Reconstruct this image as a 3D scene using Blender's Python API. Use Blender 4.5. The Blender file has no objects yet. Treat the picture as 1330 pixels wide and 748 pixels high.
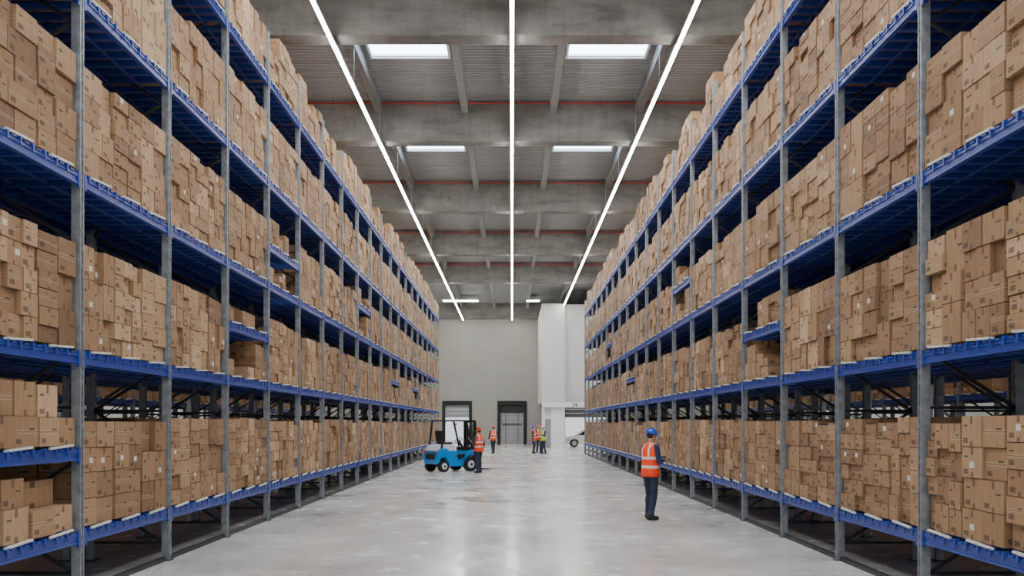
import bpy, math, random
from mathutils import Vector, Matrix
random.seed(7)
D = bpy.data
COL = bpy.context.scene.collection

# ------------------------------------------------------------------ helpers
def lin(c):
    return tuple(((x/255.0)/12.92 if x/255.0 <= 0.04045 else (((x/255.0)+0.055)/1.055)**2.4) for x in c)

def new_mat(name, rgb, rough=0.6, metal=0.0, noise=0.0, nscale=4.0, bump=0.0, emit=0.0):
    m = D.materials.new(name); m.use_nodes = True
    nt = m.node_tree; b = nt.nodes['Principled BSDF']
    c = lin(rgb)
    b.inputs['Base Color'].default_value = (*c, 1)
    b.inputs['Roughness'].default_value = rough
    b.inputs['Metallic'].default_value = metal
    if emit > 0:
        b.inputs['Emission Color'].default_value = (*c, 1)
        b.inputs['Emission Strength'].default_value = emit
    if noise > 0 or bump > 0:
        tc = nt.nodes.new('ShaderNodeTexCoord')
        n = nt.nodes.new('ShaderNodeTexNoise'); n.inputs['Scale'].default_value = nscale
        n.inputs['Detail'].default_value = 6
        nt.links.new(tc.outputs['Object'], n.inputs['Vector'])
        if noise > 0:
            r = nt.nodes.new('ShaderNodeValToRGB')
            r.color_ramp.elements[0].position = 0.3; r.color_ramp.elements[1].position = 0.7
            r.color_ramp.elements[0].color = (*[x*(1-noise) for x in c], 1)
            r.color_ramp.elements[1].color = (*[min(1, x*(1+noise)) for x in c], 1)
            nt.links.new(n.outputs['Fac'], r.inputs['Fac'])
            nt.links.new(r.outputs['Color'], b.inputs['Base Color'])
        if bump > 0:
            bp = nt.nodes.new('ShaderNodeBump'); bp.inputs['Strength'].default_value = bump
            nt.links.new(n.outputs['Fac'], bp.inputs['Height'])
            nt.links.new(bp.outputs['Normal'], b.inputs['Normal'])
    return m

class NT:
    """tiny node helper"""
    def __init__(s, m): s.nt = m.node_tree; s.N = s.nt.nodes; s.L = s.nt.links
    def val(s, sock, x):
        if isinstance(x, (int, float)): sock.default_value = x
        elif isinstance(x, tuple): sock.default_value = (*x, 1) if len(x) == 3 else x
        else: s.L.new(x, sock)
    def math(s, op, a, b=0.0):
        n = s.N.new('ShaderNodeMath'); n.operation = op
        s.val(n.inputs[0], a); s.val(n.inputs[1], b); return n.outputs[0]
    def mul(s, *a):
        r = a[0]
        for x in a[1:]: r = s.math('MULTIPLY', r, x)
        return r
    def band(s, x, lo, hi):
        return s.mul(s.math('GREATER_THAN', x, lo), s.math('LESS_THAN', x, hi))
    def mix(s, f, a, b, blend='MIX'):
        n = s.N.new('ShaderNodeMix'); n.data_type = 'RGBA'; n.blend_type = blend
        s.val(n.inputs[0], f); s.val(n.inputs[6], a); s.val(n.inputs[7], b); return n.outputs[2]
    def noise(s, vec, scale, detail=5, rough=0.5):
        n = s.N.new('ShaderNodeTexNoise'); n.inputs['Scale'].default_value = scale
        n.inputs['Detail'].default_value = detail; n.inputs['Roughness'].default_value = rough
        s.L.new(vec, n.inputs['Vector']); return n.outputs['Fac']
    def ramp(s, f, stops):
        n = s.N.new('ShaderNodeValToRGB'); e = n.color_ramp.elements
        e[0].position, e[0].color = stops[0][0], (*stops[0][1], 1)
        e[1].position, e[1].color = stops[-1][0], (*stops[-1][1], 1)
        for p, c in stops[1:-1]:
            q = e.new(p); q.color = (*c, 1)
        s.L.new(f, n.inputs['Fac']); return n.outputs['Color']
    def sep(s, v):
        n = s.N.new('ShaderNodeSeparateXYZ'); s.L.new(v, n.inputs[0]); return n.outputs
    def mapping(s, v, scale):
        n = s.N.new('ShaderNodeMapping'); n.inputs['Scale'].default_value = scale
        s.L.new(v, n.inputs['Vector']); return n.outputs[0]
    def bump(s, h, st, dist=1.0):
        n = s.N.new('ShaderNodeBump'); n.inputs['Strength'].default_value = st
        n.inputs['Distance'].default_value = dist
        s.L.new(h, n.inputs['Height']); return n.outputs[0]

class MB:
    def __init__(s): s.v = []; s.f = []; s.m = []; s.uv = []; s.uvm = []; s.c = []; s.sm = []
    def add(s, vs, fs, mat=0, smooth=False):
        o = len(s.v); s.v.extend(vs)
        for f in fs:
            s.f.append([i+o for i in f]); s.m.append(mat); s.sm.append(smooth)
    def box(s, x0, x1, y0, y1, z0, z1, mat=0, M=None):
        vs = [(x0,y0,z0),(x1,y0,z0),(x1,y1,z0),(x0,y1,z0),(x0,y0,z1),(x1,y0,z1),(x1,y1,z1),(x0,y1,z1)]
        if M is not None: vs = [tuple(M @ Vector(p)) for p in vs]
        s.add(vs, [(0,1,5,4),(1,2,6,5),(2,3,7,6),(3,0,4,7),(4,5,6,7),(3,2,1,0)], mat)
    def beam(s, p, q, w, h, mat=0):
        p = Vector(p); q = Vector(q); d = (q-p); L = d.length; d.normalize()
        up = Vector((0,0,1)) if abs(d.z) < 0.95 else Vector((0,1,0))
        a = d.cross(up).normalized(); b = a.cross(d)
        M = Matrix((a, d, b)).transposed().to_4x4(); M.translation = p
        s.box(-w/2, w/2, 0, L, -h/2, h/2, mat, M)
    def tube(s, p, q, r1, r2=None, mat=0, n=16, cap=True, smooth=True):
        r2 = r1 if r2 is None else r2
        p = Vector(p); q = Vector(q); d = (q-p).normalized()
        up = Vector((0,0,1)) if abs(d.z) < 0.9 else Vector((1,0,0))
        a = d.cross(up).normalized(); b = d.cross(a)
        vs = []
        for c, r in ((p, r1), (q, r2)):
            for i in range(n):
                t = 2*math.pi*i/n; vs.append(tuple(c + a*math.cos(t)*r + b*math.sin(t)*r))
        s.add(vs, [(i, (i+1) % n, n+(i+1) % n, n+i) for i in range(n)], mat, smooth)
        if cap:
            s.add(vs[:n], [tuple(range(n-1, -1, -1))], mat); s.add(vs[n:], [tuple(range(n))], mat)
    def prism(s, prof, y0, y1, mat=0, axis='y', M=None):
        n = len(prof)
        vs = [(x, y0, z) for x, z in prof] + [(x, y1, z) for x, z in prof]
        if axis == 'x': vs = [(y, x, z) for x, y, z in vs]
        if M is not None: vs = [tuple(M @ Vector(p)) for p in vs]
        s.add(vs, [tuple(range(n)), tuple(range(2*n-1, n-1, -1))] + [(i, n+i, n+(i+1) % n, (i+1) % n) for i in range(n)], mat)
    def torus(s, c, R, r, axis, mat=0, n=24, k=8):
        ax = Vector(axis).normalized(); up = Vector((0,0,1)) if abs(ax.z) < 0.9 else Vector((1,0,0))
        a = ax.cross(up).normalized(); b = ax.cross(a); c = Vector(c); vs = []
        for i in range(n):
            t = 2*math.pi*i/n; rd = a*math.cos(t)+b*math.sin(t)
            for j in range(k):
                u = 2*math.pi*j/k; vs.append(tuple(c + rd*(R+r*math.cos(u)) + ax*r*math.sin(u)))
        s.add(vs, [(i*k+j, i*k+(j+1) % k, ((i+1) % n)*k+(j+1) % k, ((i+1) % n)*k+j) for i in range(n) for j in range(k)], mat, True)
    def loft(s, rings, mat=0, caps=True, smooth=True):
        n = len(rings[0]); vs = [tuple(p) for r in rings for p in r]
        fs = [(i*n+j, i*n+(j+1) % n, (i+1)*n+(j+1) % n, (i+1)*n+j) for i in range(len(rings)-1) for j in range(n)]
        if caps:
            fs += [tuple(range(n-1, -1, -1)), tuple(range((len(rings)-1)*n, len(rings)*n))]
        s.add(vs, fs, mat, smooth)
    def obj(s, name, mats, parent=None, bevel=0, recalc=False, loc=None, rz=0):
        me = D.meshes.new(name); me.from_pydata(s.v, [], s.f)
        for m in mats: me.materials.append(m)
        me.polygons.foreach_set('material_index', s.m)
        me.polygons.foreach_set('use_smooth', s.sm)
        me.update()
        if recalc:
            import bmesh
            bm = bmesh.new(); bm.from_mesh(me)
            bmesh.ops.remove_doubles(bm, verts=bm.verts, dist=1e-5)
            bmesh.ops.recalc_face_normals(bm, faces=bm.faces)
            bm.to_mesh(me); bm.free()
        ob = D.objects.new(name, me); COL.objects.link(ob)
        if parent: ob.parent = parent
        if loc: ob.location = loc
        ob.rotation_euler.z = rz
        if bevel:
            bv = ob.modifiers.new('bevel', 'BEVEL'); bv.width = bevel; bv.segments = 2
            bv.limit_method = 'ANGLE'; bv.angle_limit = math.radians(40)
        return ob

def empty(name, loc=(0,0,0), rz=0):
    e = D.objects.new(name, None); COL.objects.link(e); e.location = loc; e.rotation_euler.z = rz
    e.empty_display_size = 0.2
    return e

# ------------------------------------------------------------------ constants
CAMH = 1.93
XL, XR = -4.84, 4.59
Y0, BAY = 10.9, 2.8
LEV = [0.65, 2.66, 4.66, 6.70, 8.72]      # beam centre heights
BEAM_BOT, DECK = 11.5, 12.9
YB = 89.0

# ------------------------------------------------------------------ materials
blue = new_mat('rack_blue_paint', (30, 60, 150), 0.35, 0.0, 0.12, 3)
blue_dk = new_mat('rack_rail_blue', (34, 62, 146), 0.5)
galv = new_mat('galvanised_steel', (134, 138, 143), 0.42, 0.3, 0.28, 9)
nt = NT(galv)
tc = nt.N.new('ShaderNodeTexCoord'); sx = nt.sep(tc.outputs['Object'])
zz = nt.math('FRACT', nt.math('MULTIPLY', sx[2], 10.0))
yy = nt.math('FRACT', nt.math('DIVIDE', nt.math('ADD', sx[1], -Y0+0.05+28.0), BAY))
hole = nt.mul(nt.band(zz, 0.25, 0.75), nt.math('MAXIMUM', nt.band(yy, 0.0088, 0.0145), nt.band(yy, 0.0212, 0.0269)))
b = galv.node_tree.nodes['Principled BSDF']
old = b.inputs['Base Color'].links[0].from_socket
nt.L.new(nt.mix(hole, old, (0.025, 0.025, 0.03)), b.inputs['Base Color'])
dark_steel = new_mat('dark_steel_brace', (40, 42, 46), 0.5, 0.3)
roller = new_mat('roller_cream_plastic', (205, 204, 196), 0.4)
black = new_mat('black_rubber', (22, 22, 24), 0.7)
white_p = new_mat('white_paint', (225, 226, 226), 0.5, noise=0.03)

# cardboard
card = D.materials.new('cardboard'); card.use_nodes = True
n = NT(card); pb = card.node_tree.nodes['Principled BSDF']
at = n.N.new('ShaderNodeAttribute'); at.attribute_name = 'rnd'
rs = n.sep(at.outputs['Vector'])
u1 = n.N.new('ShaderNodeUVMap'); u1.uv_map = 'UVMap'; s1 = n.sep(u1.outputs[0])
u2 = n.N.new('ShaderNodeUVMap'); u2.uv_map = 'UVm'; s2 = n.sep(u2.outputs[0])
tco = n.N.new('ShaderNodeTexCoord')
basec = n.ramp(rs[0], [(0.0, lin((116, 85, 57))), (0.35, lin((144, 110, 78))), (0.7, lin((161, 127, 93))), (1.0, lin((190, 158, 124)))])
gr = n.noise(n.mapping(tco.outputs['Object'], (6, 6, 1.5)), 3.0, 5, 0.6)
basec = n.mix(0.45, basec, n.ramp(gr, [(0.3, (0.58, 0.55, 0.52)), (0.7, (1.18, 1.18, 1.18))]), 'MULTIPLY')
tape = n.mul(n.math('LESS_THAN', n.math('ABSOLUTE', n.math('SUBTRACT', s1[0], 0.5)), 0.06),
             n.math('MAXIMUM', n.math('GREATER_THAN', s1[1], 0.74), n.math('LESS_THAN', s1[1], 0.18)))
tape = n.mul(tape, n.math('GREATER_THAN', rs[2], 0.35))
basec = n.mix(n.mul(tape, 0.8), basec, lin((92, 64, 40)))
flap = n.mul(n.math('LESS_THAN', n.math('ABSOLUTE', n.math('SUBTRACT', s1[1], 0.5)), 0.02), n.math('LESS_THAN', rs[2], 0.4))
basec = n.mix(n.mul(flap, 0.85), basec, lin((66, 45, 29)))
# clear packing tape running across the lighter half of the cartons
tp2 = n.mul(n.math('LESS_THAN', n.math('ABSOLUTE', n.math('SUBTRACT', s1[1], 0.5)), 0.075), n.math('LESS_THAN', rs[2], 0.4))
basec = n.mix(n.mul(tp2, 0.22), basec, lin((205, 180, 150)))
chk = n.N.new('ShaderNodeTexChecker'); chk.inputs['Scale'].default_value = 40
n.L.new(u2.outputs[0], chk.inputs['Vector'])
mk = n.mul(n.band(s2[0], 0.035, 0.135), n.band(s2[1], 0.035, 0.085), n.math('MAXIMUM', chk.outputs['Fac'], 0.45), n.math('GREATER_THAN', rs[1], 0.3))
mk2 = n.mul(n.band(s1[0], 0.62, 0.86), n.band(s1[1], 0.56, 0.61), n.math('LESS_THAN', rs[1], 0.5))
mk3 = n.mul(n.band(s1[0], 0.12, 0.30), n.band(s1[1], 0.66, 0.72), n.math('GREATER_THAN', rs[1], 0.55))
mk = n.math('MAXIMUM', n.math('MAXIMUM', mk, mk2), mk3)
basec = n.mix(n.mul(mk, 0.88), basec, lin((38, 26, 18)))
lab = n.mul(n.band(s2[0], 0.16, 0.25), n.band(s2[1], 0.10, 0.16), n.math('GREATER_THAN', rs[2], 0.92))
basec = n.mix(lab, basec, lin((205, 202, 195)))
n.L.new(basec, pb.inputs['Base Color']); pb.inputs['Roughness'].default_value = 0.75

# concrete floor
floor_m = D.materials.new('polished_concrete'); floor_m.use_nodes = True
n = NT(floor_m); pb = floor_m.node_tree.nodes['Principled BSDF']
tco = n.N.new('ShaderNodeTexCoord'); ov = tco.outputs['Object']
a1 = n.noise(ov, 0.35, 9, 0.66); a2 = n.noise(ov, 1.3, 9, 0.66); a3 = n.noise(ov, 14, 4, 0.6)
c1 = n.ramp(a1, [(0.34, lin((168, 165, 159))), (0.5, lin((204, 202, 197))), (0.66, lin((230, 228, 224)))])
c1 = n.mix(0.7, c1, n.ramp(a2, [(0.34, (0.60, 0.59, 0.58)), (0.5, (0.97, 0.97, 0.97)), (0.68, (1.08, 1.08, 1.08))]), 'MULTIPLY')
c1 = n.mix(0.2, c1, n.ramp(a3, [(0.35, (0.8, 0.8, 0.8)), (0.6, (1.05, 1.05, 1.05))]), 'MULTIPLY')
so = n.sep(ov)
jx = n.math('LESS_THAN', n.math('ABSOLUTE', n.math('SUBTRACT', n.math('FRACT', n.math('DIVIDE', n.math('ADD', so[0], 50.05), 5.0)), 0.5)), 0.0012)
jy = n.math('LESS_THAN', n.math('ABSOLUTE', n.math('SUBTRACT', n.math('FRACT', n.math('DIVIDE', so[1], 8.0)), 0.5)), 0.0011)
c1 = n.mix(n.mul(n.math('MAXIMUM', jx, jy), 0.2), c1, (0.15, 0.15, 0.15))
n.L.new(c1, pb.inputs['Base Color'])
rr = n.ramp(a2, [(0.34, (0.34,)*3), (0.5, (0.18,)*3), (0.66, (0.10,)*3)])
n.L.new(rr, pb.inputs['Roughness'])
pb.inputs['Specular IOR Level'].default_value = 0.6
n.L.new(n.bump(a2, 0.03, 0.03), pb.inputs['Normal'])

conc = D.materials.new('precast_concrete'); conc.use_nodes = True
n = NT(conc); pb = conc.node_tree.nodes['Principled BSDF']
tco = n.N.new('ShaderNodeTexCoord'); ov = tco.outputs['Object']
a1 = n.noise(n.mapping(ov, (0.8, 1, 2.6)), 0.8, 9, 0.7); a2 = n.noise(n.mapping(ov, (3.0, 1, 0.5)), 1.6, 6, 0.65)
c1 = n.ramp(a1, [(0.32, lin((92, 91, 88))), (0.5, lin((118, 117, 114))), (0.68, lin((134, 133, 130)))])
c1 = n.mix(0.45, c1, n.ramp(a2, [(0.32, (0.66,)*3), (0.6, (1.08,)*3)]), 'MULTIPLY')
n.L.new(c1, pb.inputs['Base Color']); pb.inputs['Roughness'].default_value = 0.85
n.L.new(n.bump(a2, 0.2, 0.02), pb.inputs['Normal'])

deck_m = new_mat('corrugated_deck_steel', (146, 147, 148), 0.55, 0.1, 0.04, 1.5)
purlin_m = new_mat('purlin_concrete', (116, 117, 117), 0.8, 0, 0.08, 3)
wall_m = new_mat('wall_render_grey', (154, 153, 149), 0.8, 0, 0.04, 0.6)
wallw_m = new_mat('wall_white', (196, 196, 195), 0.8, 0, 0.03, 0.6)
red_m = new_mat('sprinkler_red', (170, 34, 30), 0.45)
led = new_mat('led_diffuser', (255, 251, 242), 0.5, emit=80.0)
sky_m = new_mat('skylight_glazing', (208, 229, 255), 0.3, emit=12.0)
panel_led = new_mat('led_panel', (255, 250, 240), 0.5, emit=14.0)
alu = new_mat('aluminium', (190, 190, 190), 0.35, 0.8)

# ------------------------------------------------------------------ room shell
mb = MB(); mb.box(-26, 26, -8, 120, -0.2, 0, 0); mb.obj('floor', [floor_m])

sk_x = [(-4.16, -1.9), (1.67, 3.94)]
beams_y = [3.5, 13.8, 24.0, 33.0, 43.8, 55.0, 66.0]
sk_y = [(yb+2.4, yb+5.0) for yb in beams_y]
sk_y[3] = (36.4, 38.9)
mb = MB()
P = 0.22; prof = [(0, 0), (0.08, 0), (0.11, 0.06), (0.19, 0.06)]
yy_ = [(-8 + i*P + a, DECK + z) for i in range(int(98/P)) for a, z in prof]
xs = [-26, -4.16, -1.9, 1.67, 3.94, 26]
for si in range(5):
    for i in range(len(yy_)-1):
        (ya, za), (yb_, zb) = yy_[i], yy_[i+1]
        if si in (1, 3) and any(a < (ya+yb_)/2 < b_ for a, b_ in sk_y): continue
        mb.add([(xs[si], ya, za), (xs[si+1], ya, za), (xs[si+1], yb_, zb), (xs[si], yb_, zb)], [(0, 3, 2, 1)], 0)
mb.obj('ceiling', [deck_m])

k = 0
for (xa, xb) in sk_x:
    for (ya, yb_) in sk_y:
        k += 1
        e = MB(); t = 0.07
        e.box(xa-t, xa, ya-t, yb_+t, DECK-0.05, DECK+0.2, 0); e.box(xb, xb+t, ya-t, yb_+t, DECK-0.05, DECK+0.2, 0)
        e.box(xa, xb, ya-t, ya, DECK-0.05, DECK+0.2, 0); e.box(xa, xb, yb_, yb_+t, DECK-0.05, DECK+0.2, 0)
        e.box(xa, xb, ya, yb_, DECK+0.08, DECK+0.10, 1)
        e.obj('window_%d' % k, [white_p, sky_m])

for yb_ in beams_y:
    mb = MB()
    mb.box(-25.9, 25.9, yb_-0.08, yb_+0.53, BEAM_BOT, DECK-0.002, 0)
    mb.obj('roof_beam', [conc], bevel=0.025)
    # sprinkler pipe in front of each beam
    mb = MB(); yp = yb_-0.45; zp = DECK-0.22
    mb.tube((-25.8, yp, zp), (25.8, yp, zp), 0.026, mat=0, n=8)
    for x in range(-24, 25, 3):
        mb.tube((x, yp, zp), (x, yp, zp-0.13), 0.015, mat=0, n=6)
        mb.tube((x, yp, zp), (x, yp, DECK-.006), 0.008, mat=0, n=6)
    mb.obj('sprinkler_pipe', [red_m])
mb = MB(); mb.box(-25.9, 25.9, YB-0.6, YB-0.01, BEAM_BOT, DECK-0.002, 0); mb.obj('roof_beam', [conc])
mb = MB()
for x in (-16.4, -13.4, -10.4, -7.4, -4.5, -1.6, 1.4, 4.3, 7.2, 10.2, 13.2, 16.2):
    ys = [-7.9] + [y for yb_ in beams_y for y in (yb_-.08, yb_+0.53)] + [YB-0.6]
    for i in range(0, len(ys), 2):
        mb.box(x-0.11, x+0.11, ys[i], ys[i+1], DECK-0.45, DECK-0.003, 0)
mb.obj('roof_purlins', [purlin_m])

# side walls
mb = MB(); mb.box(-26.2, -26, -8, YB+0.2, 0, 13.2); mb.obj('wall_left', [wallw_m])
mb = MB(); mb.box(26, 26.2, -8, YB+0.2, 0, 13.2); mb.obj('wall_right', [wallw_m])
# back wall with dock openings
DO = [(-6.4, -3.67), (-1.34, 1.34), (4.6, 9.0)]
mb = MB(); x = -26
for a, b_ in DO:
    mb.box(x, a, YB, YB+0.3, 0, 13.2); mb.box(a, b_, YB, YB+0.3, 4.0, 13.2); x = b_
mb.box(x, 26, YB, YB+0.3, 0, 13.2); mb.obj('wall_back', [wall_m])
dk = new_mat('dock_seal_black', (26, 26, 28), 0.7)
rib = new_mat('dock_door_grey', (150, 152, 155), 0.5)
for i, (a, b_) in enumerate(DO):
    e = empty('door_%d' % (i+1))
    m = MB()
    m.box(a, a+0.28, YB-0.12, YB+0.35, 0, 4.0); m.box(b_-0.28, b_, YB-0.12, YB+0.35, 0, 4.0)
    m.box(a+0.28, b_-0.28, YB-0.12, YB+0.35, 3.62, 4.0)
    m.obj('frame', [dk], e)
    m = MB()
    if i == 1:
        for j in range(9):
            m.box(a+0.28, b_-0.28, YB+0.12, YB+0.17, 0.02+j*0.4, 0.415+j*0.4, 0)
        m.box(a+0.28, b_-0.28, YB+0.06, YB+0.11, 2.9, 3.62, 1)
        for j in range(11):
            m.box(a+0.45+j*0.17, a+0.45+j*0.17+0.11, YB+0.10, YB+0.12, 1.75, 1.95, 1)
        m.box(a+0.75, a+0.80, YB+0.09, YB+0.12, 0.1, 3.3, 1); m.box(b_-0.80, b_-0.75, YB+0.09, YB+0.12, 0.1, 3.3, 1)
    else:
        for j in range(3):
            m.box(a+0.28, b_-0.28, YB+0.12, YB+0.17, 2.5+j*0.38, 2.86+j*0.38, 0)
    m.obj('sectional_panel', [rib, dark_steel], e)

# service core (white volume by the back right) with gate below
mb = MB()
mb.box(2.38, 4.2, 77, 88.9, 3.64, 11.45); mb.box(4.2, 9.5, 77.6, 88.9, 3.64, 11.45)
mb.obj('wall_service_core', [wallw_m])
mb = MB()
mb.box(2.38, 9.5, 76.9, 77.1, 3.2, 3.63, 0)
mb.box(3.1, 4.2, 77.15, 78.1, 0, 3.2, 0); mb.box(2.40, 2.62, 77.15, 78.1, 0, 3.2, 0)
mb.box(2.62, 3.1, 77.4, 77.5, 0, 2.3, 1); mb.box(2.62, 3.1, 77.4, 77.5, 2.3, 3.2, 0)
mb.obj('loading_gate', [white_p, rib])
cu = D.curves.new('dock_number_sign', 'FONT'); cu.body = '24'; cu.size = 0.42; cu.extrude = 0.01
o = D.objects.new('dock_number_sign', cu); COL.objects.link(o); o.location = (4.75, 76.88, 3.27)
o.rotation_euler = (math.pi/2, 0, 0); cu.materials.append(black)

# ------------------------------------------------------------------ strip lights
for xsx, yend in ((-4.43, 88.2), (0.0, 88.2), (4.13, 76.9)):
    e = empty('strip_light', (xsx, 0, 0))
    m = MB(); y = -6.0
    while y < yend-0.1:
        y2 = min(y+4, yend); m.box(-0.042, 0.042, y, y2, 11.30, 11.335, 0); y = y2
    m.obj('diffuser', [led], e)
    m = MB(); m.box(-0.05, 0.05, -6, yend, 11.335, 11.40, 0)
    y = -4.0
    while y < yend:
        m.tube((0, y, 11.40), (0, y, DECK-.006), 0.008, mat=0, n=5, cap=False); y += 5.2
    m.obj('housing', [alu], e)
for xsx in (-10.4, 10.0, -18, 18):
    e = empty('aisle_strip_light', (xsx, 0, 0))
    m = MB(); y = 0.0
    while y < 84:
        m.box(-0.05, 0.05, y, y+4, 11.30, 11.345, 0); y += 4
    m.obj('diffuser', [led], e)
    m = MB(); m.box(-0.07, 0.07, 0, 84, 11.345, 11.499, 0); m.obj('housing', [alu], e)
for xa, xb in ((-5.9, -2.9), (1.25, 2.35)):
    m = MB(); m.box(xa, xb, 82.6, 83.4, 12.40, 12.46, 0); m.box(xa-.03, xb+.03, 82.57, 83.43, 12.46, 12.52, 1)
    for x in (xa+.2, xb-.2): m.tube((x, 83, 12.52), (x, 83, DECK-.006), 0.01, mat=1, n=5)
    m.obj('panel_light', [panel_led, alu])

# ------------------------------------------------------------------ racks
# local space: aisle face at x=0, depth towards -x * s
DEP = 1.15
EXTRA = {  # side, bay, level -> extra shelf height
    ('L', -1, 0): 1.58, ('L', 2, 1): 3.60, ('L', 3, 2): 5.45, ('L', 7, 2): 5.65, ('L', 10, 1): 3.6, ('L', 13, 1): 3.6,
    ('R', 2, 1): 3.60, ('R', 5, 2): 5.65, ('R', 9, 1): 3.6, ('R', 12, 2): 5.6}

def build_rack(side, k0, k1, name, X):
    s = -1 if side == 'L' else 1      # depth direction
    m = MB()
    def bx(d0, d1, ya, yb, za, zb, mat):
        xa, xb = s*d0, s*d1
        m.box(min(xa, xb), max(xa, xb), ya, yb, za, zb, mat)
    TOP = 9.72
    for row in (0.0, DEP+0.25):
        for k in range(k0, k1+1):
            y = Y0 + k*BAY
            for d in (row, row+DEP-0.09):
                bx(d, d+0.09, y-0.05, y+0.05, 0.012, TOP, 1)
                bx(d-0.012, d, y-0.05, y-0.028, 0.012, TOP, 1); bx(d-0.012, d, y+0.028, y+0.05, 0.012, TOP, 1)
                bx(d-0.04, d+0.13, y-0.08, y+0.08, 0.0, 0.012, 3)
            z = 0.25; t = 0
            while z < TOP-0.7:
                da, db = (row+0.09, row+DEP-0.09) if t % 2 == 0 else (row+DEP-0.09, row+0.09)
                m.beam((s*da, y, z), (s*db, y, z+0.62), 0.035, 0.035, 3)
                if t % 3 == 0: m.beam((s*(row+0.09), y, z), (s*(row+DEP-0.09), y, z), 0.035, 0.035, 3)
                z += 0.62; t += 1
        for k in range(k0, k1):
            ya, yb = Y0+k*BAY+0.05, Y0+(k+1)*BAY-0.05
            levels = [(L, True) for L in LEV]
            if row == 0.0:
                levels += [(EXTRA[(side, k, i)], False) for i in range(5) if (side, k, i) in EXTRA]
            for L, full in levels:
                for d in (row+0.005, row+DEP-0.055):
                    bx(d, d+0.05, ya, yb, L-0.065, L+0.055, 0)
                    if d < row+0.1:
                        bx(d-0.022, d, ya, ya+0.05, L-0.10, L+0.09, 0); bx(d-0.022, d, yb-0.05, yb, L-0.10, L+0.09, 0)
                        bx(d-0.012, d, ya+.05, yb-.05, L+0.02, L+0.05, 0)
                        bx(d-0.012, d, ya+.05, yb-.05, L-0.062, L-0.035, 0)
                # cross rails
                nr = 9
                for i in range(nr):
                    yc = ya + (yb-ya)*(i+0.5)/nr
                    bx(row+0.055, row+DEP-0.055, yc-0.035, yc+0.035, L-0.03, L+0.05, 2)
                for dd in (0.35, 0.75):
                    bx(row+dd, row+dd+0.04, ya, yb, L-0.045, L-0.031, 2)
                if row == 0.0:
                    # pallet-stop brackets and roller ends along the beam
                    i = 0; yc = ya+0.12
                    while yc < yb-0.1:
                        if i % 2 == 0:
                            bx(-0.02, 0.03, yc-0.028, yc+0.028, L+0.055, L+0.088, 0)
                            bx(-0.028, -0.018, yc-0.018, yc+0.018, L+0.0, L+0.088, 0)
                        else:
                            bx(-0.02, 0.03, yc-0.045, yc+0.045, L+0.055, L+0.072, 0)
                        i += 1; yc += 0.125
                    for j in range(3):
                        yc = ya+0.45+j*0.9
                        za = L+0.098
                        m.beam((s*-0.012, yc-0.26, za-0.012), (s*-0.012, yc+0.26, za+0.012), 0.03, 0.024, 4)
    # row spacers and floor guide rail
    for k in range(k0, k1+1, 2):
        y = Y0+k*BAY
        for z in (1.2, 3.4, 5.6, 7.8): bx(DEP, DEP+0.25, y-0.03, y+0.03, z, z+0.06, 3)
    for k in range(k0, k1):
        ya, yb = Y0+k*BAY+0.08, Y0+(k+1)*BAY-0.08
        bx(0.02, 0.08, ya, yb, 0.0, 0.06, 3)
    return m.obj(name, [blue, galv, blue_dk, dark_steel, roller], loc=(X, 0, 0))

def fill_stack(rng, out, d0, depth, y0, y1, z0, H, fill=1.0):
    """one pallet footprint filled with cartons; out gets (d0,d1,y0,y1,z0,z1,rot)"""
    W = y1-y0; g = 0.009
    mode = rng.random()
    tone = rng.random()
    def put(ya, yb, za, zb):
        if rng.random() > fill: return
        j = rng.choice((0, 0, rng.uniform(0, 0.03), rng.uniform(0, 0.07)))
        out.append((d0+0.01+j+rng.uniform(0, .012), d0+depth, ya+g, yb-g, za, zb-0.008, rng.uniform(-0.014, 0.014), tone))
    if mode < 0.5:   # columns
        nc = rng.choice((2, 2, 3))
        ws = [rng.uniform(0.8, 1.2) for _ in range(nc)]; sm = sum(ws); y = y0
        for w in ws:
            w = w/sm*W; z = z0
            Hc = H*rng.choice((1, 1, 1, rng.uniform(0.93, 1.02)))
            h = rng.choice((0.2, 0.28, 0.40, 0.3))
            nrow = max(1, round(Hc/h)); hh = [rng.uniform(0.93, 1.07) for _ in range(nrow)]
            if rng.random() < 0.35: hh = [rng.uniform(0.6, 1.5) for _ in range(nrow)]
            sh = sum(hh)
            for q in hh:
                q = q/sh*Hc; put(y, y+w, z, z+q); z += q
            y += w
    else:            # brick layers
        h = rng.choice((0.18, 0.21, 0.25, 0.3, 0.4)); nrow = max(1, round(H/h)); z = z0
        nb = rng.choice((2, 2, 3)); ph = rng.random() < 0.5
        for r in range(nrow):
            q = H/nrow
            if ph and r % 2: cuts = [0, 0.33, 1] if nb == 2 else [0, 0.5, 1]
            else: cuts = [i/nb for i in range(nb+1)]
            if rng.random() < 0.12: cuts = [0, 0.6, 1]
            for a, b_ in zip(cuts[:-1], cuts[1:]): put(y0+a*W, y0+b_*W, z, z+q)
            z += q

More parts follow.
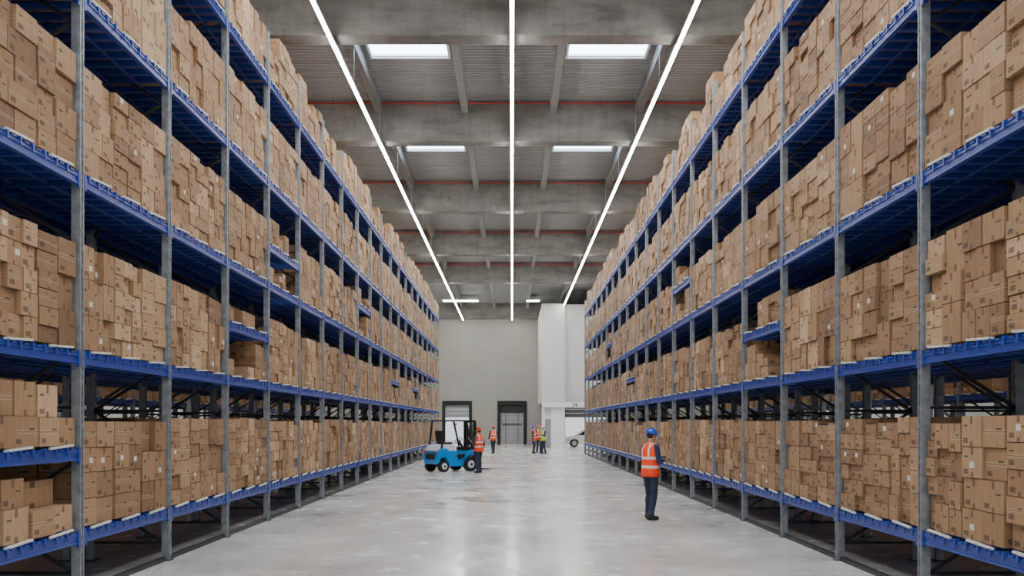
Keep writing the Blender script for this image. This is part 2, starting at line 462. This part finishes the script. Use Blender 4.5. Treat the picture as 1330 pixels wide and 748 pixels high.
def build_boxes(side, k0, k1, name, X, seed):
    s = -1 if side == 'L' else 1
    rng = random.Random(seed); out = []
    for k in range(k0, k1):
        ya, yb = Y0+k*BAY+0.07, Y0+(k+1)*BAY-0.07
        W = (yb-ya)/3
        for li, L in enumerate(LEV):
            z0 = L+0.112
            ex = EXTRA.get((side, k, li))
            if ex and k == -1:
                # loose, partly picked bay next to the camera
                zl, zu = z0, ex+0.112
                for (a, b_, za, zb, d, dp) in (
                    (10.33, 10.80, zl, zl+.27, .04, .55), (9.80, 10.28, zl, zl+.27, -.01, .5), (9.78, 10.72, zl+.275, zl+.56, .22, .6),
                    (9.22, 9.74, zl, zl+.33, .0, .5), (9.25, 9.70, zl+.335, zl+.62, .03, .5), (8.2, 8.7, zl, zl+.4, .05, .5), (8.72, 9.15, zl, zl+.3, .02, .5),
                    (10.42, 10.80, zu, zu+.30, .02, .5), (9.97, 10.39, zu, zu+.30, .0, .5), (9.99, 10.38, zu+.305, zu+.64, .02, .5),
                    (9.50, 9.94, zu, zu+.31, .01, .5), (9.52, 9.93, zu+.315, zu+.66, .03, .5), (9.0, 9.47, zu, zu+.31, .0, .5), (9.02, 9.47, zu+.315, zu+.66, .02, .5),
                    (8.2, 8.6, zu, zu+.33, .02, .5), (8.62, 8.97, zu, zu+.33, .02, .5)):
                    out.append((d+0.01, d+dp, a, b_, za, zb, rng.uniform(-.05, .05), rng.random()))
                continue
            if ex:
                cells = [(z0, ex-0.16-z0, 0.95), (ex+0.112, 0.52, 0.9)]
            else:
                H = rng.choice((1.22, 1.25, 1.28, 1.2)) if li < 4 else rng.choice((0.95, 1.15, 1.1))
                cells = [(z0, H, 1.0)]
            for (za, H, fl) in cells:
                for i in range(3):
                    h2 = H
                    if li == 4: h2 = H*rng.choice((1, 1, .85, .6))
                    elif rng.random() < 0.22 and not ex: h2 = H*rng.uniform(0.90, 1.04)
                    y_a, y_b = ya+i*W+0.008, ya+(i+1)*W-0.008
                    tmp = []
                    fill_stack(rng, tmp, 0.0, 0.52, y_a, y_b, za, h2, 1.0)
                    if fl < 1:   # drop from the top to keep stacks supported
                        lim = za + h2*rng.choice((0.45, 0.75, 1, 1))
                        tmp = [t for t in tmp if t[5] <= lim+0.01]
                    out += tmp
                    # rear row, one tall block column of larger cartons
                    nr = 3
                    for r in range(nr):
                        hq = h2*rng.uniform(0.94, 0.98)/nr
                        out.append((0.56, DEP-0.08, y_a, (y_a+y_b)/2-0.006, za+r*hq, za+(r+1)*hq-0.006, 0, 0.5))
                        out.append((0.56, DEP-0.08, (y_a+y_b)/2+0.006, y_b, za+r*hq, za+(r+1)*hq-0.006, 0, 0.5))
    v = []; f = []; uv = []; uvm = []; col = []
    for (d0, d1, ya, yb, za, zb, rot, tone) in out:
        xa, xb = sorted((s*d0, s*d1)); cx, cy = (xa+xb)/2, (ya+yb)/2
        c, si = math.cos(rot), math.sin(rot); o = len(v)
        for z in (za, zb):
            for (x, y) in ((xa, ya), (xb, ya), (xb, yb), (xa, yb)):
                dx, dy = x-cx, y-cy; v.append((cx+dx*c-dy*si, cy+dx*si+dy*c, z))
        for q in ((0,1,5,4),(1,2,6,5),(2,3,7,6),(3,0,4,7),(4,5,6,7),(3,2,1,0)): f.append([o+i for i in q])
        wx, wy, h = xb-xa, yb-ya, zb-za
        r = (min(1, max(0, tone*0.5+rng.random()*0.55)), rng.random(), rng.random(), 1.0)
        for (a, b_) in ((wx, h), (wy, h), (wx, h), (wy, h), (wx, wy), (wx, wy)):
            uv += [0,0,1,0,1,1,0,1]; uvm += [0,0,a,0,a,b_,0,b_]; col += r*4
    me = D.meshes.new(name); me.from_pydata(v, [], f); me.materials.append(card)
    l1 = me.uv_layers.new(name='UVMap'); l1.data.foreach_set('uv', uv)
    l2 = me.uv_layers.new(name='UVm'); l2.data.foreach_set('uv', uvm)
    ca = me.attributes.new('rnd', 'FLOAT_COLOR', 'CORNER'); ca.data.foreach_set('color', col)
    ob = D.objects.new(name, me); COL.objects.link(ob); ob.location = (X, 0, 0)
    return ob

def link_copy(ob, X, flip=False):
    c = D.objects.new(ob.name.split('.')[0], ob.data); COL.objects.link(c); c.location = (X, 0, 0)
    if flip: c.scale.x = -1
    return c

KL, KR = 19, 18
rl = build_rack('L', -3, KL, 'pallet_rack', XL)
rr_ = build_rack('R', -3, KR, 'pallet_rack', XR)
bl = build_boxes('L', -3, KL, 'cardboard_box_stack', XL, 11)
br = build_boxes('R', -3, KR, 'cardboard_box_stack', XR, 23)
RW = 2*DEP+0.25
link_copy(bl, XL-RW, True); link_copy(br, XR+RW, True)
link_copy(rl, XL-RW-5.6); link_copy(rr_, XR+RW+5.6)
link_copy(bl, XL-RW-5.6); link_copy(br, XR+RW+5.6)

# ------------------------------------------------------------------ people
def sph_pts(c, R, radii, nu=16, nv=10):
    rings = []
    for i in range(nv+1):
        ph = -math.pi/2 + math.pi*(0.02+0.96*i/nv)
        rings.append([Vector(c) + R @ Vector((radii[0]*math.cos(ph)*math.cos(2*math.pi*j/nu), radii[1]*math.cos(ph)*math.sin(2*math.pi*j/nu), radii[2]*math.sin(ph))) for j in range(nu)])
    return rings

class Body:
    def __init__(s): s.mb = MB(); s.parts = []
    def cap(s, p, q, r1, r2, reg):
        p = Vector(p); q = Vector(q); d = (q-p).normalized()
        up = Vector((0,0,1)) if abs(d.z) < 0.9 else Vector((0,1,0))
        a = up.cross(d).normalized(); b_ = d.cross(a); n_ = 14; rings = []
        for t in (-88, -60, -30, 0): 
            t = math.radians(t); rings.append((p + d*r1*math.sin(t), r1*math.cos(t)))
        for t in (0, 30, 60, 88):
            t = math.radians(t); rings.append((q + d*r2*math.sin(t), r2*math.cos(t)))
        rr = [[c + a*r*math.cos(2*math.pi*j/n_) + b_*r*math.sin(2*math.pi*j/n_) for j in range(n_)] for c, r in rings]
        s.mb.loft(rr); s.parts.append(('c', p, q, r1, r2, reg))
    def ell(s, c, radii, reg, R=None):
        R = R or Matrix.Identity(3)
        s.mb.loft(sph_pts(c, R, radii)); s.parts.append(('e', Vector(c), R.transposed(), Vector(radii), reg))
    def region(s, x):
        best = 1e9; reg = 0
        for p in s.parts:
            if p[0] == 'c':
                ab = p[2]-p[1]; t = max(0, min(1, (x-p[1]).dot(ab)/ab.length_squared))
                dd = (x-(p[1]+ab*t)).length - (p[3]+(p[4]-p[3])*t)
            else:
                l = p[2] @ (x-p[1]); rd = p[3]
                k_ = math.sqrt((l.x/rd.x)**2+(l.y/rd.y)**2+(l.z/rd.z)**2)
                dd = (k_-1)*min(rd)
            if dd < best: best = dd; reg = p[-1]
        return reg

skin_m = new_mat('skin', (205, 150, 120), 0.55)
hair_m = new_mat('hair_dark', (45, 32, 24), 0.7)
navy = new_mat('navy_workwear', (34, 42, 64), 0.8, 0, 0.2, 9)
shirt = new_mat('dark_blue_sleeve', (40, 50, 82), 0.8, 0, 0.2, 9)
shirt_w = new_mat('charcoal_sleeve', (60, 62, 68), 0.8, 0, 0.15, 9)
boot = new_mat('black_boot', (26, 24, 24), 0.5)
eyew = new_mat('eye_white', (235, 235, 230), 0.3); eyeb = new_mat('eye_dark', (35, 25, 20), 0.2)
lip = new_mat('lips', (165, 95, 85), 0.5)
def vest_mat(name, rgb):
    m = new_mat(name, rgb, 0.7)
    n = NT(m); pb = m.node_tree.nodes['Principled BSDF']
    tco = n.N.new('ShaderNodeTexCoord'); so = n.sep(tco.outputs['Object'])
    f = n.math('MAXIMUM', n.band(so[2], 1.03, 1.085), n.band(so[2], 1.21, 1.265))
    f2 = n.mul(n.math('GREATER_THAN', so[2], 1.265), n.band(n.math('ABSOLUTE', so[0]), 0.075, 0.12))
    f = n.math('MAXIMUM', f, f2)
    n.L.new(n.mix(f, (*lin(rgb), 1), (*lin((215, 218, 215)), 1)), pb.inputs['Base Color'])
    cr = n.noise(n.mapping(tco.outputs['Object'], (5, 5, 16)), 1.0, 4, 0.6)
    n.L.new(n.bump(cr, 0.5, 0.03), pb.inputs['Normal'])
    return m
vest_o = vest_mat('hi_vis_orange', (255, 72, 22)); vest_y = vest_mat('hi_vis_yellow', (205, 235, 30))
hel_b = new_mat('helmet_blue', (20, 88, 205), 0.3); hel_r = new_mat('helmet_red', (235, 62, 30), 0.3)
hel_w = new_mat('helmet_white', (225, 228, 230), 0.3)

def worker(loc, yaw, helmet, vest, sleeve, pose, head_turn=0, head_tilt=0.0, vox=0.012, scale=1.0, prop=None):
    """local: forward -Y.  pose: dict of joints"""
    root = empty('warehouse_worker', loc, yaw); root.scale = (scale,)*3
    B = Body(); P_ = pose
    # regions 0 trousers 1 sleeve/shirt 2 skin 3 boot 4 hair
    B.ell((0, 0.015, 0.96), (0.175, 0.13, 0.14), 0)
    B.ell((0, 0.0, 1.12), (0.150, 0.108, 0.20), 1)
    B.ell((0, 0.0, 1.32), (0.180, 0.120, 0.20), 1)
    B.cap((-0.15, 0.01, 1.455), (0.15, 0.01, 1.455), 0.062, 0.062, 1)
    B.ell((0, 0.01, 1.47), (0.13, 0.075, 0.07), 1)
    B.cap((0, 0.01, 1.46), (0, -0.005, 1.60), 0.058, 0.054, 2)
    for sd in (-1, 1):
        hip = (sd*0.092, 0.0, 0.93); kn = P_['knee%+d' % sd]; an = P_['ankle%+d' % sd]
        B.cap(hip, kn, 0.104, 0.074, 0); B.cap(kn, (an[0], an[1], an[2]+0.02), 0.074, 0.064, 0)
        # calf fullness and trouser break over the boot
        kv, av = Vector(kn), Vector(an)
        B.ell(kv.lerp(av, 0.3)+Vector((0, 0.022, 0)), (0.068, 0.066, 0.13), 0)
        B.cap((an[0], an[1], an[2]+0.03), (an[0], an[1]-0.01, an[2]+0.06), 0.072, 0.066, 0)
        ty = P_.get('toe%+d' % sd, sd*0.25)
        fd = Vector((math.sin(ty), -math.cos(ty), 0))
        a = Vector((an[0], an[1], 0.055))
        B.cap(a - fd*0.05, a+fd*0.14+Vector((0, 0, -0.015)), 0.05, 0.042, 3)
        B.cap((an[0], an[1], 0.05), (an[0], an[1], 0.11), 0.05, 0.052, 3)
        sh = Vector((sd*0.185, 0.01, 1.45)); el = Vector(P_['elbow%+d' % sd]); wr = Vector(P_['wrist%+d' % sd])
        B.cap(sh, el, 0.064, 0.050, 1); B.cap(el, wr, 0.050, 0.036, 1)
        d = (wr-el).normalized(); nrm = Vector(P_.get('palm%+d' % sd, (-sd, 0, 0)))
        nrm = (nrm - d*nrm.dot(d)).normalized(); sv = d.cross(nrm).normalized()
        th = P_.get('thumbside%+d' % sd, Vector((0, -1, 0))); th = Vector(th)
        if sv.dot(th) < 0: sv = -sv
        R = Matrix((sv, nrm, d)).transposed()
        B.cap(wr, wr+d*0.03, 0.028, 0.028, 2)
        B.ell(wr+d*0.06, (0.042, 0.018, 0.052), 2, R)
        curl = P_.get('curl', 0.5)
        for off, ln in ((0.031, 0.075), (0.0105, 0.085), (-0.0105, 0.08), (-0.031, 0.062)):
            p0 = wr+d*0.095+sv*off
            d1 = (d*math.cos(curl)+nrm*math.sin(curl)).normalized(); d2 = (d*math.cos(curl*2.1)+nrm*math.sin(curl*2.1)).normalized()
            p1 = p0+d1*ln*0.5; p2 = p1+d2*ln*0.5
            B.cap(p0-d*0.02, p1, 0.0098, 0.009, 2); B.cap(p1, p2, 0.009, 0.0075, 2)
        t0 = wr+d*0.035+sv*0.03; td = (d*0.6+sv*0.65+nrm*0.35).normalized(); t1 = t0+td*0.04
        B.cap(t0, t1, 0.013, 0.0105, 2); B.cap(t1, t1+(d*0.8+nrm*0.5+sv*0.1).normalized()*0.032, 0.0105, 0.009, 2)
    # head
    Rh = Matrix.Rotation(head_turn, 3, 'Z') @ Matrix.Rotation(head_tilt, 3, 'X')
    piv = Vector((0, 0.0, 1.58))
    H = lambda x, y, z: piv + Rh @ Vector((x, y, z))
    B.ell(H(0, 0.0, 0.125), (0.075, 0.092, 0.098), 2, Rh)
    B.ell(H(0, -0.02, 0.07), (0.058, 0.072, 0.075), 2, Rh)
    B.ell(H(0, -0.062, 0.018), (0.03, 0.025, 0.02), 2, Rh)
    B.cap(H(0, -0.088, 0.105), H(0, -0.108, 0.075), 0.010, 0.014, 2)
    B.cap(H(-0.035, -0.080, 0.128), H(0.035, -0.080, 0.128), 0.012, 0.012, 2)
    for sd in (-1, 1):
        B.ell(H(sd*0.078, 0.005, 0.095), (0.011, 0.02, 0.032), 2, Rh)
    B.ell(H(0, 0.018, 0.128), (0.079, 0.088, 0.095), 4, Rh)
    me_o = B.mb.obj('tmp_body', [])
    rm = me_o.modifiers.new('r', 'REMESH'); rm.mode = 'VOXEL'; rm.voxel_size = vox
    sm = me_o.modifiers.new('s', 'SMOOTH'); sm.factor = 0.5; sm.iterations = 3
    dg = bpy.context.evaluated_depsgraph_get(); me = D.meshes.new_from_object(me_o.evaluated_get(dg))
    D.objects.remove(me_o, do_unlink=True)
    for mm in (navy, sleeve, skin_m, boot, hair_m): me.materials.append(mm)
    for v_ in me.vertices:
        if v_.co.z < 0.0: v_.co.z = 0.0
    for p in me.polygons:
        p.use_smooth = True; p.material_index = B.region(p.center)
    me.name = 'body'
    bo = D.objects.new('body', me); COL.objects.link(bo); bo.parent = root
    # face details
    m = MB()
    for sd in (-1, 1):
        m.loft(sph_pts(H(sd*0.031, -0.083, 0.108), Rh, (0.012, 0.009, 0.008), 10, 6), 0)
        m.loft(sph_pts(H(sd*0.031, -0.090, 0.108), Rh, (0.006, 0.004, 0.006), 10, 6), 1)
    m.loft(sph_pts(H(0, -0.088, 0.048), Rh, (0.022, 0.008, 0.007), 10, 6), 2)
    m.obj('face_features', [eyew, eyeb, lip], root)
    # helmet
    m = MB(); rings = []
    for i in range(9):
        ph = math.radians(86*i/8); r = math.cos(ph)
        rings.append([H(0.102*r*math.cos(t*math.pi/14), 0.005+0.122*r*math.sin(t*math.pi/14), 0.148+0.106*math.sin(ph)) for t in range(28)])
    m.loft(rings, 0)
    br_ = []
    for (e1, z1) in ((0.0, 0.150), (1.0, 0.143), (1.0, 0.136), (0.0, 0.140)):
        ring = []
        for t in range(28):
            a = t*math.pi/14; fr = max(0, -math.sin(a))
            w = e1*(0.010+0.045*fr**2)
            ring.append(H((0.100+w)*math.cos(a), 0.005+(0.120+w)*math.sin(a), z1-0.012*e1*fr))
        br_.append(ring)
    m.loft(br_ + [br_[0]], 0, caps=False)
    for xx in (-0.025, 0.0, 0.025):   # ridges
        rg = [H(xx, 0.005-0.122*math.cos(t)*0.98, 0.150+0.110*math.sin(t)*(1-abs(xx)*1.2)) for t in [math.radians(12+i*12) for i in range(14)]]
        for a_, b2 in zip(rg[:-1], rg[1:]): m.tube(a_, b2, 0.006, mat=0, n=6)
    m.obj('safety_helmet', [helmet], root)
    # vest shell
    rings = []
    for z, rx, ry in ((0.86, .196, .158), (0.95, .194, .154), (1.05, .186, .144), (1.15, .186, .140), (1.26, .197, .142), (1.36, .206, .140), (1.43, .203, .122), (1.485, .170, .098), (1.522, .120, .085), (1.535, .088, .075)):
        rings.append([Vector((rx*math.copysign(abs(math.cos(t))**0.85, math.cos(t)), 0.005+ry*math.copysign(abs(math.sin(t))**0.9, math.sin(t)) + 0.010*math.sin(5*t+3*z)*(1.3-z), z)) for t in [2*math.pi*j/40 for j in range(40)]])
    m = MB(); m.loft(rings, 0, caps=False)
    vo = m.obj('hi_vis_vest', [vest], root)
    so_ = vo.modifiers.new('s', 'SOLIDIFY'); so_.thickness = 0.008; so_.offset = 1
    if prop:
        prop(root)
    return root

stand = {'knee-1': (-0.11, -0.025, 0.50), 'knee+1': (0.11, -0.025, 0.50), 'ankle-1': (-0.125, 0.03, 0.09), 'ankle+1': (0.125, 0.03, 0.09),
         'elbow-1': (-0.27, 0.04, 1.16), 'elbow+1': (0.27, 0.04, 1.16), 'wrist-1': (-0.275, -0.06, 0.92), 'wrist+1': (0.275, -0.06, 0.92)}
def P(**kw):
    d = dict(stand)
    for k_, v_ in kw.items(): d[k_.replace('_l', '-1').replace('_r', '+1')] = v_
    return d
tablet_pose = P(knee_l=(-0.13, 0.02, 0.50), ankle_l=(-0.16, 0.13, 0.09), knee_r=(0.12, -0.07, 0.50), ankle_r=(0.15, -0.07, 0.09),
                elbow_l=(-0.255, -0.01, 1.17), elbow_r=(0.255, -0.01, 1.17), wrist_l=(-0.13, -0.24, 1.19), wrist_r=(0.13, -0.24, 1.19),
                palm_l=(0.4, 0, 1), palm_r=(-0.4, 0, 1), thumbside_l=(-1, 0, 0.2), thumbside_r=(1, 0, 0.2), curl=0.55)
tab_f = new_mat('tablet_body', (30, 30, 34), 0.4); tab_s = new_mat('tablet_screen', (70, 90, 120), 0.15)
def tablet(root):
    m = MB(); M = Matrix.Translation((0, -0.345, 1.225)) @ Matrix.Rotation(math.radians(28), 4, 'X')
    m.box(-0.13, 0.13, -0.09, 0.09, -0.006, 0.006, 0, M); m.box(-0.118, 0.118, -0.078, 0.078, 0.006, 0.0075, 1, M)
    m.obj('tablet', [tab_f, tab_s], root, bevel=0.003)
worker((2.80, 19.6, 0), math.radians(122), hel_b, vest_o, shirt, tablet_pose, head_tilt=math.radians(12), vox=0.0075, scale=1.0, prop=tablet)
talk = P(elbow_r=(0.26, -0.05, 1.17), wrist_r=(0.16, -0.26, 1.24), palm_r=(-1, 0, 0.3), thumbside_r=(0, 0, 1), curl=0.35,
         knee_l=(-0.10, -0.05, 0.50), ankle_l=(-0.12, -0.03, 0.09), ankle_r=(0.12, 0.07, 0.09))
worker((-1.30, 38.0, 0), math.radians(230), hel_r, vest_o, shirt_w, talk, vox=0.010, scale=0.97)
walk = P(knee_l=(-0.10, -0.17, 0.52), ankle_l=(-0.10, -0.20, 0.09), knee_r=(0.10, 0.04, 0.49), ankle_r=(0.10, 0.22, 0.11),
         elbow_l=(-0.25, 0.12, 1.18), wrist_l=(-0.26, 0.10, 0.94), elbow_r=(0.25, -0.05, 1.17), wrist_r=(0.24, -0.20, 0.97))
worker((-1.20, 62.5, 0), math.radians(200), hel_r, vest_o, shirt_w, walk, vox=0.014, scale=0.98)
worker((1.40, 62.5, 0), math.radians(75), hel_b, vest_o, shirt, talk, vox=0.014, scale=0.98)
worker((1.78, 64.0, 0), math.radians(20), hel_r, vest_o, shirt_w, stand, vox=0.014, scale=1.0)
worker((2.02, 62.2, 0), math.radians(-60), hel_w, vest_y, shirt, talk, vox=0.014, scale=0.97)

# ------------------------------------------------------------------ forklift
fb = new_mat('forklift_blue', (18, 130, 205), 0.3); fg = new_mat('forklift_light_grey', (205, 212, 216), 0.4)
fk = new_mat('forklift_black', (28, 29, 32), 0.45); fs = new_mat('fork_steel', (90, 92, 95), 0.35, 0.8)
amber = new_mat('beacon_amber', (255, 120, 10), 0.3, emit=0.5); redl = new_mat('tail_lamp', (220, 25, 20), 0.3)
F = empty('forklift', (-2.45, 39.2, 0), math.radians(38))
m = MB()
m.prism([(-0.98, .30), (-1.02, .50), (-0.98, .86), (-0.80, .95), (-0.50, .93), (-0.42, .35), (-0.62, .58), (-0.80, .56), (-0.90, .40)], -0.50, 0.50, 0)
m.prism([(-0.55, .22), (-0.50, .86), (-0.08, .84), (0.0, .50), (0.35, .46), (0.50, .80), (0.72, .92), (0.80, .88), (0.78, .62), (0.60, .66), (0.42, .58), (0.30, .35), (0.25, .22)], -0.48, 0.48, 0)
m.prism([(-0.62, .2), (-0.62, .7), (0.7, .7), (0.7, .2)], -0.34, 0.34, 3)
m.obj('chassis', [fb, fg, fs, fk], F, bevel=0.03, recalc=True)
m = MB()
m.prism([(-0.99, .84), (-0.88, 1.06), (-0.55, 1.10), (-0.12, 1.06), (-0.08, .82)], -0.42, 0.42, 0)
m.prism([(-1.04, .50), (-1.06, .62), (-1.03, .74), (-0.96, .74), (-0.96, .50)], -0.30, 0.30, 1)
for j in range(5): m.box(-1.045, -1.02, -0.2, 0.2, .52+j*.045, .54+j*.045, 1)
m.obj('counterweight_hood', [fg, fk], F, bevel=0.035, recalc=True)
m = MB()
m.box(-0.55, -0.08, -0.24, 0.24, 1.09, 1.19, 0)
m.prism([(-0.60, 1.12), (-0.68, 1.62), (-0.58, 1.66), (-0.45, 1.18)], -0.22, 0.22, 0)
m.obj('seat', [fk], F, bevel=0.04, recalc=True)
m = MB()
m.beam((0.62, 0, .88), (0.36, 0, 1.22), 0.07, 0.07, 0); m.torus((0.34, 0, 1.25), 0.17, 0.016, (-0.6, 0, 0.8), 0)
m.beam((0.34, -0.17, 1.25), (0.34, 0.17, 1.25), 0.02, 0.02, 0)
for y in (-0.3, -0.24): m.tube((0.62, y, .9), (0.58, y, 1.12), 0.01, mat=0, n=8)
m.box(0.55, 0.76, -0.45, 0.45, 0.86, 0.98, 0)
m.obj('steering_console', [fk], F)
m = MB()
for sy in (-1, 1):
    y = sy*0.45
    m.beam((-0.78, y, .95), (-0.62, y, 2.02), 0.06, 0.06, 0); m.beam((0.72, y, .88), (0.42, y, 2.02), 0.06, 0.06, 0)
    m.beam((-0.66, y, 2.04), (0.50, y, 2.04), 0.06, 0.06, 0)
for i in range(9):
    x = -0.64+i*0.14; m.beam((x, -0.45, 2.05), (x, 0.45, 2.05), 0.03, 0.035, 0)
m.obj('overhead_guard', [fk], F, bevel=0.008)
m = MB()
for sy in (-1, 1):
    for dx, yy2, zt in ((0, 0.34, 2.05), (0.07, 0.27, 2.0)):
        y = sy*yy2
        m.box(0.86+dx, 0.96+dx, y-0.012, y+0.012, 0.1, zt, 0); m.box(0.86+dx, 0.88+dx, y-0.03, y+0.03, 0.1, zt, 0); m.box(0.94+dx, 0.96+dx, y-0.03, y+0.03, 0.1, zt, 0)
    m.tube((0.90, sy*0.2, .15), (0.90, sy*0.2, 1.5), 0.03, mat=1, n=12); m.tube((0.90, sy*0.2, 1.5), (0.90, sy*0.2, 1.95), 0.018, mat=1, n=12)
for z in (0.25, 1.1, 1.98): m.box(0.87, 0.93, -0.34, 0.34, z, z+0.09, 0)
for z in (0.28, 0.62): m.box(1.05, 1.09, -0.45, 0.45, z, z+0.09, 0)
for i in range(8): m.box(1.07, 1.09, -0.43+i*0.12, -0.41+i*0.12, 0.7, 1.25, 0)
m.box(1.06, 1.10, -0.45, 0.45, 1.22, 1.26, 0)
m.obj('mast', [fk, fs], F)
m = MB()
for sy in (-1, 1):
    m.prism([(1.09, .70), (1.09, .06), (1.14, .04), (2.1, .05), (2.1, .065), (1.13, .10), (1.13, .70)], sy*0.25-0.05, sy*0.25+0.05, 0)
m.obj('forks', [fs], F, recalc=True)
m = MB()
for x, r, y, w in ((0.56, 0.29, 0.40, 0.2), (-0.70, 0.235, 0.38, 0.17)):
    for sy in (-1, 1):
        ya, yb = sy*y, sy*(y+w)
        m.tube((x, ya, r), (x, yb, r), r*0.97, mat=0, n=32); m.torus((x, yb-sy*0.03, r), r*0.86, r*0.135, (0, 1, 0), 0, 32, 8)
        m.tube((x, yb, r), (x, yb+sy*0.012, r), r*0.55, r*0.5, mat=1, n=24); m.tube((x, yb+sy*.012, r), (x, yb+sy*0.03, r), r*0.2, mat=2, n=12)
m.obj('wheels', [black, fg, fk], F)
m = MB()
for sy in (-1, 1):
    m.box(-1.01, -0.98, sy*0.40-0.05, sy*0.40+0.05, 0.76, 0.84, 1)
    m.tube((0.50, sy*0.44, 1.9), (0.56, sy*0.44, 1.9), 0.05, mat=2, n=14)
m.tube((-0.58, 0.0, 2.07), (-0.58, 0, 2.16), 0.045, 0.04, mat=0, n=14)
m.obj('lamps', [amber, redl, fg], F)

# ------------------------------------------------------------------ car outside the gate
cw = new_mat('car_white', (232, 234, 236), 0.2); glass = new_mat('car_glass', (30, 36, 42), 0.08)
C = empty('car', (6.45, 80.2, 0))
m = MB()
prof = [(-2.15, .35), (-2.18, .62), (-2.05, .80), (-1.25, .93), (-0.62, 1.38), (-0.2, 1.46), (0.9, 1.46), (1.6, 1.30), (2.05, .95), (2.15, .6), (2.12, .3), (1.68, .28), (1.62, .55), (1.3, .68), (0.98, .55), (0.92, .28), (-0.98, .28), (-1.04, .55), (-1.35, .68), (-1.66, .55), (-1.72, .3)]
m.prism(prof, -0.85, 0.85, 0); m.obj('body', [cw], C, bevel=0.05, recalc=True)
m = MB()
for sy in (-1, 1):
    y = sy*0.855
    m.prism([(-1.05, .97), (-0.58, 1.32), (0.15, 1.38), (0.15, .97)], y-0.008, y+0.008, 0)
    m.prism([(0.22, .97), (0.22, 1.38), (0.85, 1.38), (1.45, 1.2), (1.6, .97)], y-0.008, y+0.008, 0)
m.beam((-1.20, 0, .99), (-0.66, 0, 1.37), 1.45, 0.02, 0); 
m.obj('glazing', [glass], C, recalc=True)
m = MB()
for x in (-1.35, 1.3):
    for sy in (-1, 1):
        m.tube((x, sy*0.66, .32), (x, sy*0.86, .32), .32, mat=0, n=28); m.tube((x, sy*0.86, .32), (x, sy*0.875, .32), .2, mat=1, n=20)
m.obj('wheels', [black, alu], C)
m = MB()
for sy in (-1, 1): m.box(-2.17, -2.0, sy*0.62-0.16, sy*0.62+0.16, .66, .78, 0)
m.obj('headlamps', [fg], C)

# ------------------------------------------------------------------ world, camera
w = D.worlds.new('World'); bpy.context.scene.world = w; w.use_nodes = True
bg = w.node_tree.nodes['Background']; bg.inputs[0].default_value = (0.86, 0.93, 1.0, 1); bg.inputs[1].default_value = 1.2
cam = D.cameras.new('Camera'); co = D.objects.new('Camera', cam); COL.objects.link(co)
co.location = (0, 0, CAMH); co.rotation_euler = (math.pi/2, 0, 0)
cam.sensor_width = 36; cam.lens = 36*1260/1330; cam.shift_y = 176/1330; cam.clip_end = 500
bpy.context.scene.camera = co
